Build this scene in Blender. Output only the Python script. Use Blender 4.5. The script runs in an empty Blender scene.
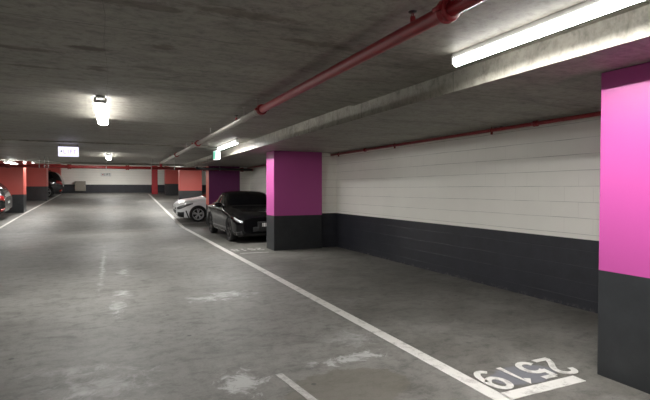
import bpy, bmesh, math, random
from mathutils import Vector, Matrix
random.seed(7)
C = bpy.context.scene.collection
H = 1.5                       # eye height in metres; the plan below is laid out in multiples of it
YC = 12.6                     # where the ramp starts (x H)
SL = 0.0604                   # slope of the ramp
def fz(Y): return max(0.0, Y - YC) * SL        # floor height (x H)
YCC = 14.7                    # the soffit starts rising a little later
def cz(Y): return max(0.0, Y - YCC) * SL
CN = 1.745                    # main soffit
CL = 1.617                    # dropped soffit along the bays

# ------------------------------------------------------------------ materials
def new_mat(name):
    m = bpy.data.materials.new(name); m.use_nodes = True
    nt = m.node_tree; b = nt.nodes['Principled BSDF']
    return m, nt, b
def N(nt, t, **kw):
    n = nt.nodes.new(t)
    for k, v in kw.items():
        if k in n.inputs: n.inputs[k].default_value = v
        else: setattr(n, k, v)
    return n
def L(nt, a, b): nt.links.new(a, b)
def coords(nt, scale=(1, 1, 1), loc=(0, 0, 0)):
    tc = N(nt, 'ShaderNodeNewGeometry')
    mp = N(nt, 'ShaderNodeMapping'); mp.inputs['Scale'].default_value = scale; mp.inputs['Location'].default_value = loc
    L(nt, tc.outputs['Position'], mp.inputs['Vector'])
    return mp.outputs['Vector']
def ramp(nt, fac, stops):
    r = N(nt, 'ShaderNodeValToRGB'); e = r.color_ramp.elements
    while len(e) < len(stops): e.new(0.5)
    for i, (p, c) in enumerate(stops):
        e[i].position = p; e[i].color = (c if len(c) == 4 else (*c, 1)) if not isinstance(c, float) else (c, c, c, 1)
    L(nt, fac, r.inputs['Fac']); return r.outputs['Color']
def mix(nt, fac, a, b, mode='MIX'):
    m = N(nt, 'ShaderNodeMix', data_type='RGBA', blend_type=mode)
    if isinstance(fac, (int, float)): m.inputs[0].default_value = fac
    else: L(nt, fac, m.inputs[0])
    for s, v in ((6, a), (7, b)):
        if isinstance(v, tuple): m.inputs[s].default_value = (*v[:3], 1)
        else: L(nt, v, m.inputs[s])
    return m.outputs[2]
def math_(nt, op, a, b=None, c=None, clamp=False):
    m = N(nt, 'ShaderNodeMath', operation=op); m.use_clamp = clamp
    for i, v in enumerate((a, b, c)):
        if v is None: continue
        if isinstance(v, (int, float)): m.inputs[i].default_value = v
        else: L(nt, v, m.inputs[i])
    return m.outputs[0]
def noise(nt, vec, scale, detail=6, rough=0.6, dist=0.0):
    n = N(nt, 'ShaderNodeTexNoise', Scale=scale, Detail=detail, Roughness=rough, Distortion=dist)
    L(nt, vec, n.inputs['Vector']); return n.outputs['Fac']
def bump(nt, b, h, strength=0.3, dist=0.01):
    n = N(nt, 'ShaderNodeBump', Strength=strength, Distance=dist)
    L(nt, h, n.inputs['Height']); L(nt, n.outputs['Normal'], b.inputs['Normal'])
def plain(name, col, rough=0.5, metal=0.0, spec=0.5, coat=0.0, wear=0.0, scale=12, emit=None, es=0):
    m, nt, b = new_mat(name)
    b.inputs['Base Color'].default_value = (*col, 1); b.inputs['Roughness'].default_value = rough
    b.inputs['Metallic'].default_value = metal; b.inputs['Specular IOR Level'].default_value = spec
    b.inputs['Coat Weight'].default_value = coat; b.inputs['Coat Roughness'].default_value = 0.04
    if wear:
        f = noise(nt, coords(nt), scale, 5, 0.65)
        c = ramp(nt, f, [(0.3, tuple(x * (1 - wear) for x in col)), (0.7, tuple(min(1, x * (1 + wear)) for x in col))])
        L(nt, c, b.inputs['Base Color'])
    if emit: b.inputs['Emission Color'].default_value = (*emit, 1); b.inputs['Emission Strength'].default_value = es
    return m

def spot(nt, sep, cx, cy, rx, ry, nz, edge=0.35, wob=1.2):
    """mask of a stain with a ragged edge, in metres on the floor"""
    dx = math_(nt, 'DIVIDE', math_(nt, 'SUBTRACT', sep.outputs[0], cx * H), rx)
    dy = math_(nt, 'DIVIDE', math_(nt, 'SUBTRACT', sep.outputs[1], cy * H), ry)
    d = math_(nt, 'SQRT', math_(nt, 'ADD', math_(nt, 'MULTIPLY', dx, dx), math_(nt, 'MULTIPLY', dy, dy)))
    d = math_(nt, 'ADD', d, math_(nt, 'MULTIPLY', math_(nt, 'SUBTRACT', nz, 0.5), wob * 2))
    return math_(nt, 'DIVIDE', math_(nt, 'SUBTRACT', 1.0, d), edge, clamp=True)

def floor_material():
    m, nt, b = new_mat('floor_concrete')
    P = coords(nt); sep = N(nt, 'ShaderNodeSeparateXYZ'); L(nt, P, sep.inputs[0])
    n1 = noise(nt, P, 0.55, 6, 0.62); n2 = noise(nt, coords(nt, (1, 3.2, 1)), 1.6, 8, 0.7, 0.6)
    n3 = noise(nt, P, 9, 6, 0.75); n4 = noise(nt, P, 60, 3, 0.6)
    c = ramp(nt, n1, [(0.25, (0.16, 0.155, 0.144)), (0.5, (0.225, 0.22, 0.206)), (0.78, (0.29, 0.285, 0.27))])
    n6 = noise(nt, coords(nt, (1, 1.6, 1), (9, 4, 0)), 3.2, 9, 0.78, 0.5)
    c = mix(nt, 1.0, c, ramp(nt, n2, [(0.32, (0.70, 0.69, 0.66)), (0.5, (0.93, 0.93, 0.92)), (0.66, (1, 1, 1))]), 'MULTIPLY')
    c = mix(nt, 1.0, c, ramp(nt, n6, [(0.37, 0.62), (0.48, 0.93), (0.56, 1.0)]), 'MULTIPLY')
    c = mix(nt, 1.0, c, ramp(nt, n3, [(0.36, 0.68), (0.5, 0.96), (0.62, 1.0)]), 'MULTIPLY')
    c = mix(nt, 1.0, c, ramp(nt, n4, [(0.36, 0.86), (0.6, 1.0)]), 'MULTIPLY')
    # bays along the right are darkened: dirt, with the beam's shade put into the colour
    bay = math_(nt, 'MULTIPLY', math_(nt, 'SUBTRACT', sep.outputs[0], 1.68 * H), 14.0, clamp=True)
    c = mix(nt, bay, c, mix(nt, ramp(nt, noise(nt, P, 1.1, 7, 0.7, 0.4), [(0.3, 0.8), (0.66, 0.25)]), c, (0.48, 0.46, 0.42), 'MULTIPLY'))
    rag = noise(nt, P, 5.5, 8, 0.75, 0.8); big = noise(nt, P, 1.7, 8, 0.72, 0.5)
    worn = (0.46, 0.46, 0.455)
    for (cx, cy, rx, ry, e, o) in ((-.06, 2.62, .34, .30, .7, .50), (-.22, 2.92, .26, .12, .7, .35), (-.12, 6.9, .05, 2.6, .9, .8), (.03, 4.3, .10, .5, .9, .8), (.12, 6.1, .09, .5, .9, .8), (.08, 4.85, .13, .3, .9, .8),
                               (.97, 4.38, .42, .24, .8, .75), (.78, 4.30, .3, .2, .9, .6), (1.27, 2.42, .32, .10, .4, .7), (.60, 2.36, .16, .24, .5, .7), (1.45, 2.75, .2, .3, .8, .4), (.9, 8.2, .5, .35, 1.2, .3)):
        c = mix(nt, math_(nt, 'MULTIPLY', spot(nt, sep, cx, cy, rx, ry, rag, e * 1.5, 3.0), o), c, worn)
    for (cx, cy, rx, ry) in ((1.08, 2.06, .50, .38), (1.0, 1.7, .7, .3)):
        c = mix(nt, math_(nt, 'MULTIPLY', spot(nt, sep, cx, cy, rx, ry, big, .06, 0.7), 0.62), c, (0.105, 0.096, 0.075))
    for (cx, cy, rx, ry) in ((2.3, 5.1, .5, .3), (2.1, 2.7, .5, .25), (2.9, 3.0, .5, .4)):
        c = mix(nt, math_(nt, 'MULTIPLY', spot(nt, sep, cx, cy, rx, ry, rag, .8, 1.5), 0.30), c, (0.26, 0.255, 0.24))
    c = mix(nt, math_(nt, 'MULTIPLY', spot(nt, sep, 2.02, 1.83, 0.33, 0.17, big, .15, 0.5), 0.8), c, (0.155, 0.16, 0.185))
    # dark drips
    vor = N(nt, 'ShaderNodeTexVoronoi', Scale=1.9); L(nt, P, vor.inputs['Vector'])
    drip = math_(nt, 'MULTIPLY', math_(nt, 'SUBTRACT', 0.05, vor.outputs['Distance']), 60, clamp=True)
    c = mix(nt, math_(nt, 'MULTIPLY', drip, 0.8), c, (0.04, 0.04, 0.038))
    # construction joint at the foot of the ramp, rusty in places
    jy = math_(nt, 'ADD', sep.outputs[1], math_(nt, 'MULTIPLY', math_(nt, 'SUBTRACT', big, 0.5), 0.5))
    j = math_(nt, 'SUBTRACT', 1.0, math_(nt, 'MULTIPLY', math_(nt, 'ABSOLUTE', math_(nt, 'SUBTRACT', jy, 11.9 * H)), 7), clamp=True)
    c = mix(nt, math_(nt, 'MULTIPLY', j, ramp(nt, noise(nt, P, .8), [(0.4, 0.15), (0.6, 0.8)])), c, (0.09, 0.05, 0.04))
    L(nt, c, b.inputs['Base Color'])
    r = ramp(nt, n2, [(0.3, 0.46), (0.7, 0.68)]); L(nt, r, b.inputs['Roughness'])
    b.inputs['Specular IOR Level'].default_value = 0.5
    bump(nt, b, math_(nt, 'ADD', math_(nt, 'MULTIPLY', n3, .6), math_(nt, 'MULTIPLY', n4, .25)), 0.25, 0.006)
    return m

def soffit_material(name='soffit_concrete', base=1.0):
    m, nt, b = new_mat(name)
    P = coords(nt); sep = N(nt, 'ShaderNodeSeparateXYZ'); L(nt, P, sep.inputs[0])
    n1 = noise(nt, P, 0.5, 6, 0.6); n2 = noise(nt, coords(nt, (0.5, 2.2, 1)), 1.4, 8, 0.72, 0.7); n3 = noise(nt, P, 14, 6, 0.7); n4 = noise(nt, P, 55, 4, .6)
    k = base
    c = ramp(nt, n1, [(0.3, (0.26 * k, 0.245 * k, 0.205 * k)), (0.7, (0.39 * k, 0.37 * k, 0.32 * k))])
    c = mix(nt, 1.0, c, ramp(nt, n2, [(0.30, 0.62), (0.5, 1.0), (0.70, 1.0)]), 'MULTIPLY')
    n5 = noise(nt, coords(nt, (1, 1.8, 1), (5, 2, 0)), 4.5, 9, 0.78, 0.6)
    c = mix(nt, 1.0, c, ramp(nt, n5, [(0.34, 0.60), (0.5, 0.95), (0.62, 1.0)]), 'MULTIPLY')
    c = mix(nt, 1.0, c, ramp(nt, n3, [(0.34, 0.68), (0.5, 0.95), (0.65, 1.0)]), 'MULTIPLY')
    st = noise(nt, coords(nt, (0.45, 1.7, 1), (3.3, 1.2, 0)), 1.3, 7, 0.7, 0.5)
    c = mix(nt, math_(nt, 'MULTIPLY', ramp(nt, st, [(0.57, 0.0), (0.68, 1.0)]), 0.45), c, (0.062, 0.046, 0.030))
    for (cx, cy, rx, ry, o) in ((-.094, 2.79, .16, .075, .8), (-.42, 2.93, .38, .06, .6), (.254, 2.6, .10, .10, .55), (-.07, 3.24, .12, .12, .6), (-.42, 3.34, .36, .05, .6), (.065, 2.05, .6, .06, .5),
                                (.50, 1.97, .5, .09, .5), (.98, 2.21, .35, .07, .5), (-.7, 2.3, .5, .05, .4)):
        c = mix(nt, math_(nt, 'MULTIPLY', spot(nt, sep, cx, cy, rx, ry, n5, .5, 1.5), o), c, (0.066, 0.042, 0.026))
    # formwork sheet joints: across the aisle every 1.8 m, along it every 3.6 m, wavy fins
    wob = math_(nt, 'MULTIPLY', noise(nt, P, 1.1, 4, .6), 0.07)
    jl = None
    for ax, per, w in ((1, 1.8, 0.010), (0, 3.6, 0.003)):
        v = math_(nt, 'DIVIDE', math_(nt, 'ADD', sep.outputs[ax], wob), per)
        f = math_(nt, 'ABSOLUTE', math_(nt, 'SUBTRACT', math_(nt, 'FRACT', v), 0.5))
        q = math_(nt, 'SUBTRACT', 1.0, math_(nt, 'DIVIDE', math_(nt, 'MULTIPLY', math_(nt, 'SUBTRACT', 0.5, f), per), w), clamp=True)
        jl = q if jl is None else math_(nt, 'MAXIMUM', jl, q)
    c = mix(nt, math_(nt, 'MULTIPLY', jl, 0.55), c, (0.035, 0.03, 0.024))
    L(nt, c, b.inputs['Base Color']); b.inputs['Roughness'].default_value = 0.55
    hgt = math_(nt, 'ADD', math_(nt, 'MULTIPLY', n3, .5), math_(nt, 'ADD', math_(nt, 'MULTIPLY', n4, .4), math_(nt, 'MULTIPLY', jl, -1.0)))
    bump(nt, b, hgt, 0.45, 0.008)
    return m

def block_material(name, along, zoff=0.0, slope_y0=None, split=0.875, white=(0.95, 0.93, 0.865), dark=(0.022, 0.023, 0.030)):
    """painted concrete blockwork: white above, black dado below"""
    m, nt, b = new_mat(name)
    P = coords(nt); sep = N(nt, 'ShaderNodeSeparateXYZ'); L(nt, P, sep.inputs[0])
    z = sep.outputs[2]
    cx = N(nt, 'ShaderNodeCombineXYZ'); L(nt, sep.outputs[along], cx.inputs[0])
    L(nt, math_(nt, 'ADD', z, -0.135 + 2.0), cx.inputs[1])
    br = N(nt, 'ShaderNodeTexBrick', Scale=1.0); br.offset = 0.5
    br.inputs['Brick Width'].default_value = 0.4; br.inputs['Row Height'].default_value = 0.2
    br.inputs['Mortar Size'].default_value = 0.004; br.inputs['Mortar Smooth'].default_value = 0.4
    L(nt, cx.outputs[0], br.inputs['Vector'])
    # only the bed joints show; perpends are mostly filled by paint
    v = math_(nt, 'DIVIDE', math_(nt, 'ADD', z, math_(nt, 'MULTIPLY', math_(nt, 'SUBTRACT', noise(nt, P, 1.3, 3, .5), .5), 0.02)), 0.2)
    f = math_(nt, 'ABSOLUTE', math_(nt, 'SUBTRACT', math_(nt, 'FRACT', math_(nt, 'ADD', v, -0.675)), 0.5))
    bed = math_(nt, 'SUBTRACT', 1.0, math_(nt, 'DIVIDE', math_(nt, 'MULTIPLY', math_(nt, 'SUBTRACT', 0.5, f), 0.2), 0.0045), clamp=True)
    vis = ramp(nt, noise(nt, P, 2.3, 4, .6), [(0.3, 0.25), (0.6, 1.0)])
    per = math_(nt, 'MULTIPLY', br.outputs['Fac'], ramp(nt, noise(nt, P, 0.9, 3, .5), [(0.5, 0.0), (0.72, 0.5)]))
    jt = math_(nt, 'MAXIMUM', math_(nt, 'MULTIPLY', bed, vis), math_(nt, 'MULTIPLY', per, 0.6))
    n1 = noise(nt, P, 0.9, 5, 0.6); n2 = noise(nt, P, 40, 4, 0.6)
    w = mix(nt, 1.0, white, ramp(nt, n1, [(0.3, 0.93), (0.7, 1.0)]), 'MULTIPLY')
    w = mix(nt, math_(nt, 'MULTIPLY', jt, 0.85), w, (0.22, 0.21, 0.19))
    d = mix(nt, ramp(nt, noise(nt, P, 3.2, 7, .7), [(0.4, 0.0), (0.75, 0.5)]), dark, tuple(x * 2.1 for x in dark))
    d = mix(nt, math_(nt, 'MULTIPLY', jt, 0.5), d, (0.055, 0.055, 0.062))
    # scuffed, chipped foot of the wall
    foot = math_(nt, 'MULTIPLY', math_(nt, 'SUBTRACT', 0.055, math_(nt, 'SUBTRACT', z, zoff)), 40, clamp=True)
    d = mix(nt, math_(nt, 'MULTIPLY', foot, ramp(nt, noise(nt, P, 9, 6, .75), [(0.5, 0.0), (0.62, 0.5)])), d, (0.16, 0.155, 0.145))
    top = math_(nt, 'MULTIPLY', math_(nt, 'SUBTRACT', z, split), 400, clamp=True)
    L(nt, mix(nt, top, d, w), b.inputs['Base Color'])
    b.inputs['Roughness'].default_value = 0.42
    bump(nt, b, math_(nt, 'ADD', math_(nt, 'MULTIPLY', jt, -1.0), math_(nt, 'MULTIPLY', n2, 0.22)), 0.5, 0.005)
    return m

def pillar_material(name, col, split):
    m, nt, b = new_mat(name)
    P = coords(nt); sep = N(nt, 'ShaderNodeSeparateXYZ'); L(nt, P, sep.inputs[0])
    n1 = noise(nt, P, 1.2, 4, .5)
    c = mix(nt, 1.0, col, ramp(nt, n1, [(0.3, 0.93), (0.7, 1.0)]), 'MULTIPLY')
    d = ramp(nt, noise(nt, P, 2.4, 6, .7), [(0.35, (0.017, 0.0187, 0.021)), (0.75, (0.030, 0.0325, 0.036))])
    scr = ramp(nt, noise(nt, coords(nt, (1, 1, 4)), 7, 8, .8, 1.0), [(0.63, 0.0), (0.70, 0.6)])
    low = math_(nt, 'MULTIPLY', math_(nt, 'SUBTRACT', split * 0.55, sep.outputs[2]), 3, clamp=True)
    d = mix(nt, math_(nt, 'MULTIPLY', scr, low), d, (0.11, 0.11, 0.105))
    top = math_(nt, 'MULTIPLY', math_(nt, 'SUBTRACT', sep.outputs[2], split), 400, clamp=True)
    L(nt, mix(nt, top, d, c), b.inputs['Base Color']); b.inputs['Roughness'].default_value = 0.4
    bump(nt, b, noise(nt, P, 30, 4, .6), 0.15, 0.004)
    return m

def paint_material():
    m, nt, b = new_mat('road_paint')
    P = coords(nt)
    f = ramp(nt, noise(nt, P, 7, 8, .8), [(0.38, (0.36, 0.35, 0.33)), (0.49, (0.60, 0.59, 0.56))])
    L(nt, f, b.inputs['Base Color']); b.inputs['Roughness'].default_value = 0.5
    return m
def faded_paint_material():
    m, nt, b = new_mat('faded_road_paint')
    P = coords(nt)
    f = ramp(nt, noise(nt, P, 12, 8, .8), [(0.4, (0.26, 0.255, 0.245)), (0.55, (0.43, 0.42, 0.40))])
    L(nt, f, b.inputs['Base Color']); b.inputs['Roughness'].default_value = 0.5
    return m

PINK = (0.43, 0.066, 0.275); RED = (0.62, 0.105, 0.085)
M = dict(
    floor=floor_material(), soffit=soffit_material(), beam=soffit_material('beam_concrete_lit', 1.2),
    wall_r=block_material('blockwork_right', 1), wall_f=block_material('blockwork_far', 0, zoff=0.8 * H, split=0.8 * H + 0.42 * H),
    wall_x=block_material('blockwork_return', 0),
    wall_y=block_material('blockwork_bays', 1, zoff=.4 * H, split=.4 * H + .8),
    paint=paint_material(), faded=faded_paint_material(),
    redpipe=plain('red_pipe_paint', (0.27, 0.016, 0.022), 0.35, wear=.12), mainpipe=plain('dark_red_pipe_paint', (0.20, 0.012, 0.012), 0.4, wear=.15),
    galv=plain('galvanised_steel', (0.42, 0.39, 0.36), 0.35, 0.5, wear=.1), brass=plain('brass', (0.35, 0.22, 0.10), 0.4, 0.8, wear=.1),
    darkmetal=plain('dark_metal', (0.018, 0.018, 0.018), 0.5, 0.3, wear=.1), steel=plain('steel', (0.45, 0.45, 0.44), 0.3, 0.9, wear=.05),
    housing=plain('white_steel_housing', (0.70, 0.70, 0.68), 0.4, wear=.03),
    black=plain('black_duct', (0.02, 0.019, 0.018), 0.5, wear=.1), redcol=plain('deep_red_paint', (0.42, 0.012, 0.020), 0.4, wear=.12, scale=3),
    beige=plain('beige_cabinet', (0.26, 0.235, 0.20), 0.55, wear=.06), ink=plain('dark_ink', (0.03, 0.03, 0.035), 0.5, wear=.05), redink=plain('red_ink', (0.45, 0.03, 0.03), 0.5, wear=.05),
    rubber=plain('tyre_rubber', (0.014, 0.014, 0.014), 0.7, wear=.15), trim=plain('black_plastic', (0.012, 0.012, 0.013), 0.45, wear=.1),
    glass=plain('tinted_car_glass', (0.003, 0.003, 0.004), 0.04, spec=0.3, wear=.05), alloy=plain('alloy', (0.62, 0.62, 0.63), 0.35, 0.6, wear=.04),
    darkalloy=plain('dark_alloy', (0.05, 0.045, 0.045), 0.3, 0.8, wear=.05),
    carblack=plain('black_car_paint', (0.004, 0.004, 0.0045), 0.10, spec=.22, coat=.2, wear=.03), carwhite=plain('white_car_paint', (0.92, 0.93, 0.94), 0.3, coat=.5, wear=.01),
    cargrey=plain('dark_grey_car_paint', (0.016, 0.016, 0.017), 0.25, metal=.3, coat=1.0, wear=.03),
    lamp=plain('headlamp_lens', (0.75, 0.76, 0.80), 0.15, metal=.15, wear=.25, scale=25), smokelamp=plain('smoked_lamp_lens', (0.13, 0.13, 0.135), 0.08, coat=1, wear=.3, scale=30), tail=plain('tail_lamp_lens', (0.30, 0.012, 0.012), 0.1, coat=1, wear=.1),
    chrome=plain('chrome', (0.7, 0.7, 0.7), 0.12, 1.0, wear=.02), plate=plain('number_plate', (0.6, 0.6, 0.58), 0.4, wear=.03),
)
def emitter(name, col, s):
    m, nt, b = new_mat(name); b.inputs['Base Color'].default_value = (*col, 1)
    b.inputs['Emission Color'].default_value = (*col, 1); b.inputs['Emission Strength'].default_value = s
    return m
M['tube'] = emitter('lit_diffuser', (1.0, 0.985, 0.95), 18)
M['tubeside'] = emitter('lit_diffuser_side', (1.0, 0.985, 0.95), 3.2)
M['slim'] = emitter('lit_slim_diffuser', (1.0, 0.985, 0.95), 118)
M['slimside'] = emitter('lit_slim_diffuser_side', (1.0, 0.985, 0.95), 1.9)
M['signlit'] = emitter('lit_sign_face', (0.80, 0.78, 1.0), .22)
M['signink'] = emitter('sign_lettering', (0.45, 0.32, 0.62), 0.12)
M['signend'] = emitter('lit_sign_end', (0.95, 1.0, 0.98), .3)
M['signgreen'] = emitter('green_sign_face', (0.22, 0.72, 0.52), .14)

# ------------------------------------------------------------------ mesh helpers
def S(*p): return Vector(p) * H
def box(bm, lo, hi, mat=0, bev=0.0):
    vs = [bm.verts.new((x, y, z)) for x in (lo[0], hi[0]) for y in (lo[1], hi[1]) for z in (lo[2], hi[2])]
    fs = []
    for q in ((0, 1, 3, 2), (4, 6, 7, 5), (0, 4, 5, 1), (2, 3, 7, 6), (0, 2, 6, 4), (1, 5, 7, 3)):
        f = bm.faces.new([vs[i] for i in q]); f.material_index = mat; fs.append(f)
    if bev > 0:
        es = list({e for f in fs for e in f.edges})
        bmesh.ops.bevel(bm, geom=es, offset=bev, segments=2, affect='EDGES', profile=0.5)
    return vs
def prism(bm, pts_lo, pts_hi, mat=0):
    """pts_lo and pts_hi: matching loops"""
    a = [bm.verts.new(p) for p in pts_lo]; b = [bm.verts.new(p) for p in pts_hi]; n = len(a)
    bm.faces.new(a[::-1]).material_index = mat; bm.faces.new(b).material_index = mat
    for i in range(n): bm.faces.new((a[i], a[(i + 1) % n], b[(i + 1) % n], b[i])).material_index = mat
def tube(bm, p, q, r, seg=16, mat=0, r2=None, smooth=True):
    p = Vector(p); q = Vector(q); d = (q - p).normalized(); r2 = r if r2 is None else r2
    u = d.orthogonal().normalized(); v = d.cross(u)
    a = []; b = []
    for i in range(seg):
        t = 2 * math.pi * i / seg; o = u * math.cos(t) + v * math.sin(t)
        a.append(bm.verts.new(p + o * r)); b.append(bm.verts.new(q + o * r2))
    for i in range(seg):
        f = bm.faces.new((a[i], a[(i + 1) % seg], b[(i + 1) % seg], b[i])); f.smooth = smooth; f.material_index = mat
    bm.faces.new(a[::-1]).material_index = mat; bm.faces.new(b).material_index = mat
def polytube(bm, pts, r, seg=12):
    for i in range(len(pts) - 1): tube(bm, pts[i], pts[i + 1], r, seg)
    for p in pts[1:-1]: bmesh.ops.create_uvsphere(bm, u_segments=seg, v_segments=8, radius=r, matrix=Matrix.Translation(p))
def lathe(bm, prof, axis_o, axis_d, seg=32, mat=0):
    o = Vector(axis_o); d = Vector(axis_d).normalized(); u = d.orthogonal().normalized(); v = d.cross(u)
    rings = []
    for (a, r) in prof:
        rings.append([bm.verts.new(o + d * a + (u * math.cos(2 * math.pi * i / seg) + v * math.sin(2 * math.pi * i / seg)) * r) for i in range(seg)])
    for k in range(len(rings) - 1):
        for i in range(seg):
            f = bm.faces.new((rings[k][i], rings[k][(i + 1) % seg], rings[k + 1][(i + 1) % seg], rings[k + 1][i])); f.smooth = True; f.material_index = mat
    return rings
def obj(name, bm, mats, parent=None, normals=True):
    if normals: bmesh.ops.recalc_face_normals(bm, faces=bm.faces)
    me = bpy.data.meshes.new(name); bm.to_mesh(me); bm.free()
    for m in (mats if isinstance(mats, (list, tuple)) else [mats]): me.materials.append(m)
    o = bpy.data.objects.new(name, me); C.objects.link(o)
    if parent is not None:
        o.parent = parent
    return o
def B(): return bmesh.new()
def tag(o, label, cat, group=None, kind=None):
    o['label'] = label; o['category'] = cat
    if group: o['group'] = group
    if kind: o['kind'] = kind
    return o
def thing(name, label, cat, loc=(0, 0, 0), rotz=0, group=None):
    o = bpy.data.objects.new(name, None); C.objects.link(o); o.empty_display_size = 0.2
    o.location = loc; o.rotation_euler = (0, 0, rotz); return tag(o, label, cat, group)
def struct(name, bm, m):
    o = obj(name, bm, m); o['kind'] = 'structure'; return o
def dup(root, loc=None, rotz=None, label=None, group=None):
    r = root.copy(); C.objects.link(r)
    if loc is not None: r.location = loc
    if rotz is not None: r.rotation_euler = (0, 0, rotz)
    if label: r['label'] = label
    if group: r['group'] = group
    for ch in list(root.children):
        c = ch.copy(); C.objects.link(c); c.parent = r
        for g in list(ch.children):
            d = g.copy(); C.objects.link(d); d.parent = c
    return r

# ------------------------------------------------------------------ the building
XL, XR, Y0, Y1 = -6.2, 3.54, -6.5, 26.0       # x H
XR2 = 5.6
YW = 12.95                                     # behind this the bays on the right get deeper
def slabY(bm, x0, x1, y0, y1, z0a, z1a, z0b, z1b):
    prism(bm, [S(x0, y0, z0a), S(x1, y0, z0a), S(x1, y0, z1a), S(x0, y0, z1a)], [S(x0, y1, z0b), S(x1, y1, z0b), S(x1, y1, z1b), S(x0, y1, z1b)])
bm = B()
e = Y1 + .2
prof = [(Y0 - .2, 0), (YC, 0), (e, fz(e))]
for (ya, za), (yb, zb) in zip(prof[:-1], prof[1:]):
    slabY(bm, XL - .2, XR2 + .2, ya, yb, za - .2, za, zb - .2, zb)
struct('floor', bm, M['floor'])

bm = B()                                       # main soffit with shallow steps between pours, rising with the ramp
for ya, yb, za, zb in ((Y0 - .2, 3.72, CN, CN), (3.72, 8.55, CN + .018, CN + .018), (8.55, YCC, CN, CN), (YCC, e, CN, CN + cz(e))):
    slabY(bm, XL - .2, XR2 + .2, ya, yb, za, 2.05, zb, 2.05 if yb <= YCC else 2.9)
struct('ceiling', bm, M['soffit'])
bm = B()                                       # dropped slab over the bays on the right, beam face towards the aisle lightened in colour as if lit
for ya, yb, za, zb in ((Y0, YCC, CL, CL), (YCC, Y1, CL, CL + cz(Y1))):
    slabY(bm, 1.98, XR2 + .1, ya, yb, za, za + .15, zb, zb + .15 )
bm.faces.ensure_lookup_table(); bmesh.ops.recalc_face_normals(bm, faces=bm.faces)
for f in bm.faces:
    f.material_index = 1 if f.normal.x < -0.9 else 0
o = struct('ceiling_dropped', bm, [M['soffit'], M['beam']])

bm = B(); box(bm, S(-1.9, 14.62, CN - .052), S(1.98, 14.9, CN + .02)); struct('trim_1', bm, M['soffit'])
def wall_box(name, m, x0, x1, y0, y1, z0, z1):
    bm = B(); box(bm, S(x0, y0, z0), S(x1, y1, z1)); return struct(name, bm, m)
wall_box('wall_right', M['wall_r'], XR, XR + .14, Y0, YW + .35, 0, CL + .01)
wall_box('wall_right_far', M['wall_y'], XR2, XR2 + .14, YW + .1, Y1, -.1, 2.5)
wall_box('wall_right_return', M['wall_x'], XR, XR2 + .1, YW, YW + .14, 0, CL + .05)
wall_box('wall_far', M['wall_f'], XL, XR2 + .1, Y1, Y1 + .14, 0.5, 2.75)
wall_box('wall_left', M['wall_y'], XL - .14, XL, Y0, Y1, -.1, 2.75)
wall_box('wall_back', M['wall_x'], XL, XR + .1, Y0 - .14, Y0, 0, CN + .02)

# pillars
def pillar(x0, x1, y0, y1, mats, label, group, zt=None, cols=None):
    zb = fz(y0) - .02; zt = (CL if x0 > 1.98 else CN) + cz(y0) + .002
    bm = B(); box(bm, S(x0, y0, zb), S(x1, y1, zt), bev=0.012)
    bmesh.ops.recalc_face_normals(bm, faces=bm.faces)
    if len(mats) > 1:
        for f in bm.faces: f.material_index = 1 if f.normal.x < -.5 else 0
    o = obj('concrete_pillar', bm, mats); tag(o, label, 'pillar', group)
    return o
def pm(nm, c, y): return pillar_material(nm, c, (0.565 + fz(y)) * H)
gP = 'painted pillars between the bays'
pk = pillar_material('pink_pillar_paint', PINK, 0.565 * H)
pillar(2.375, 3.226, 1.27, 1.668, [pk], 'bright pink and black pillar nearest, cut off by the right edge beside bay 2519', gP)
pillar(2.375, 3.226, 7.19, 7.60, [pk], 'pink and black pillar in the middle, between the empty bay and the black car', gP)
pillar(2.375, 3.226, 12.75, 13.18, [plain('purple_pillar_front', (0.15, 0.018, 0.11), .4, wear=.05), pm('salmon_pillar_paint', (0.80, 0.16, 0.115), 12.7)], 'dark purple-faced pillar with salmon edge, behind the black car', gP)  # front face set darker than the pink pillars, salmon on the aisle side
pillar(2.375, 3.22, 18.7, 19.12, [pm('red_pillar_paint_second', RED, 18.7)], 'red and black pillar behind the bonnet of the white car', gP, zt=2.1)
pillar(2.375, 3.0, 24.0, 24.4, [pm('red_pillar_paint_third', RED, 24.0)], 'farthest red and black pillar on the right, next to the narrow deep red post', gP, zt=2.4)
pillar(-4.3, -2.49, 17.0, 17.55, [pm('red_pillar_paint_left_a', RED, 17.0)], 'wide red and black pillar on the left, beside the dark hatchback tail', gP, zt=2.1)
pillar(-4.1, -2.36, 21.5, 22.05, [pm('red_pillar_paint_left_b', RED, 21.5)], 'red and black pillar on the left, beyond the wide one and before the parked van', gP, zt=2.35)
pillar(-4.0, -2.22, 25.3, 25.85, [pm('red_pillar_paint_left_c', RED, 25.3)], 'farthest red pillar on the left, partly hidden behind the dark van', gP, zt=2.6)
# short blockwork returns that tie two pillars to the wall
for k, (ya, yb) in enumerate(((7.28, 7.52), (12.84, 12.98))):
    wall_box('wall_return', M['wall_x'], 3.20, XR + .02, ya, yb, 0, CL + .01)
# narrow deep red post in front of the end wall
bm = B(); box(bm, S(1.83, 24.9, fz(24.9) - .02), S(2.10, 25.15, CL + cz(24.9) + .003), bev=.01)
tag(obj('steel_post', bm, M['redcol']), 'narrow deep red post standing before the far white wall', 'post')

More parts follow.
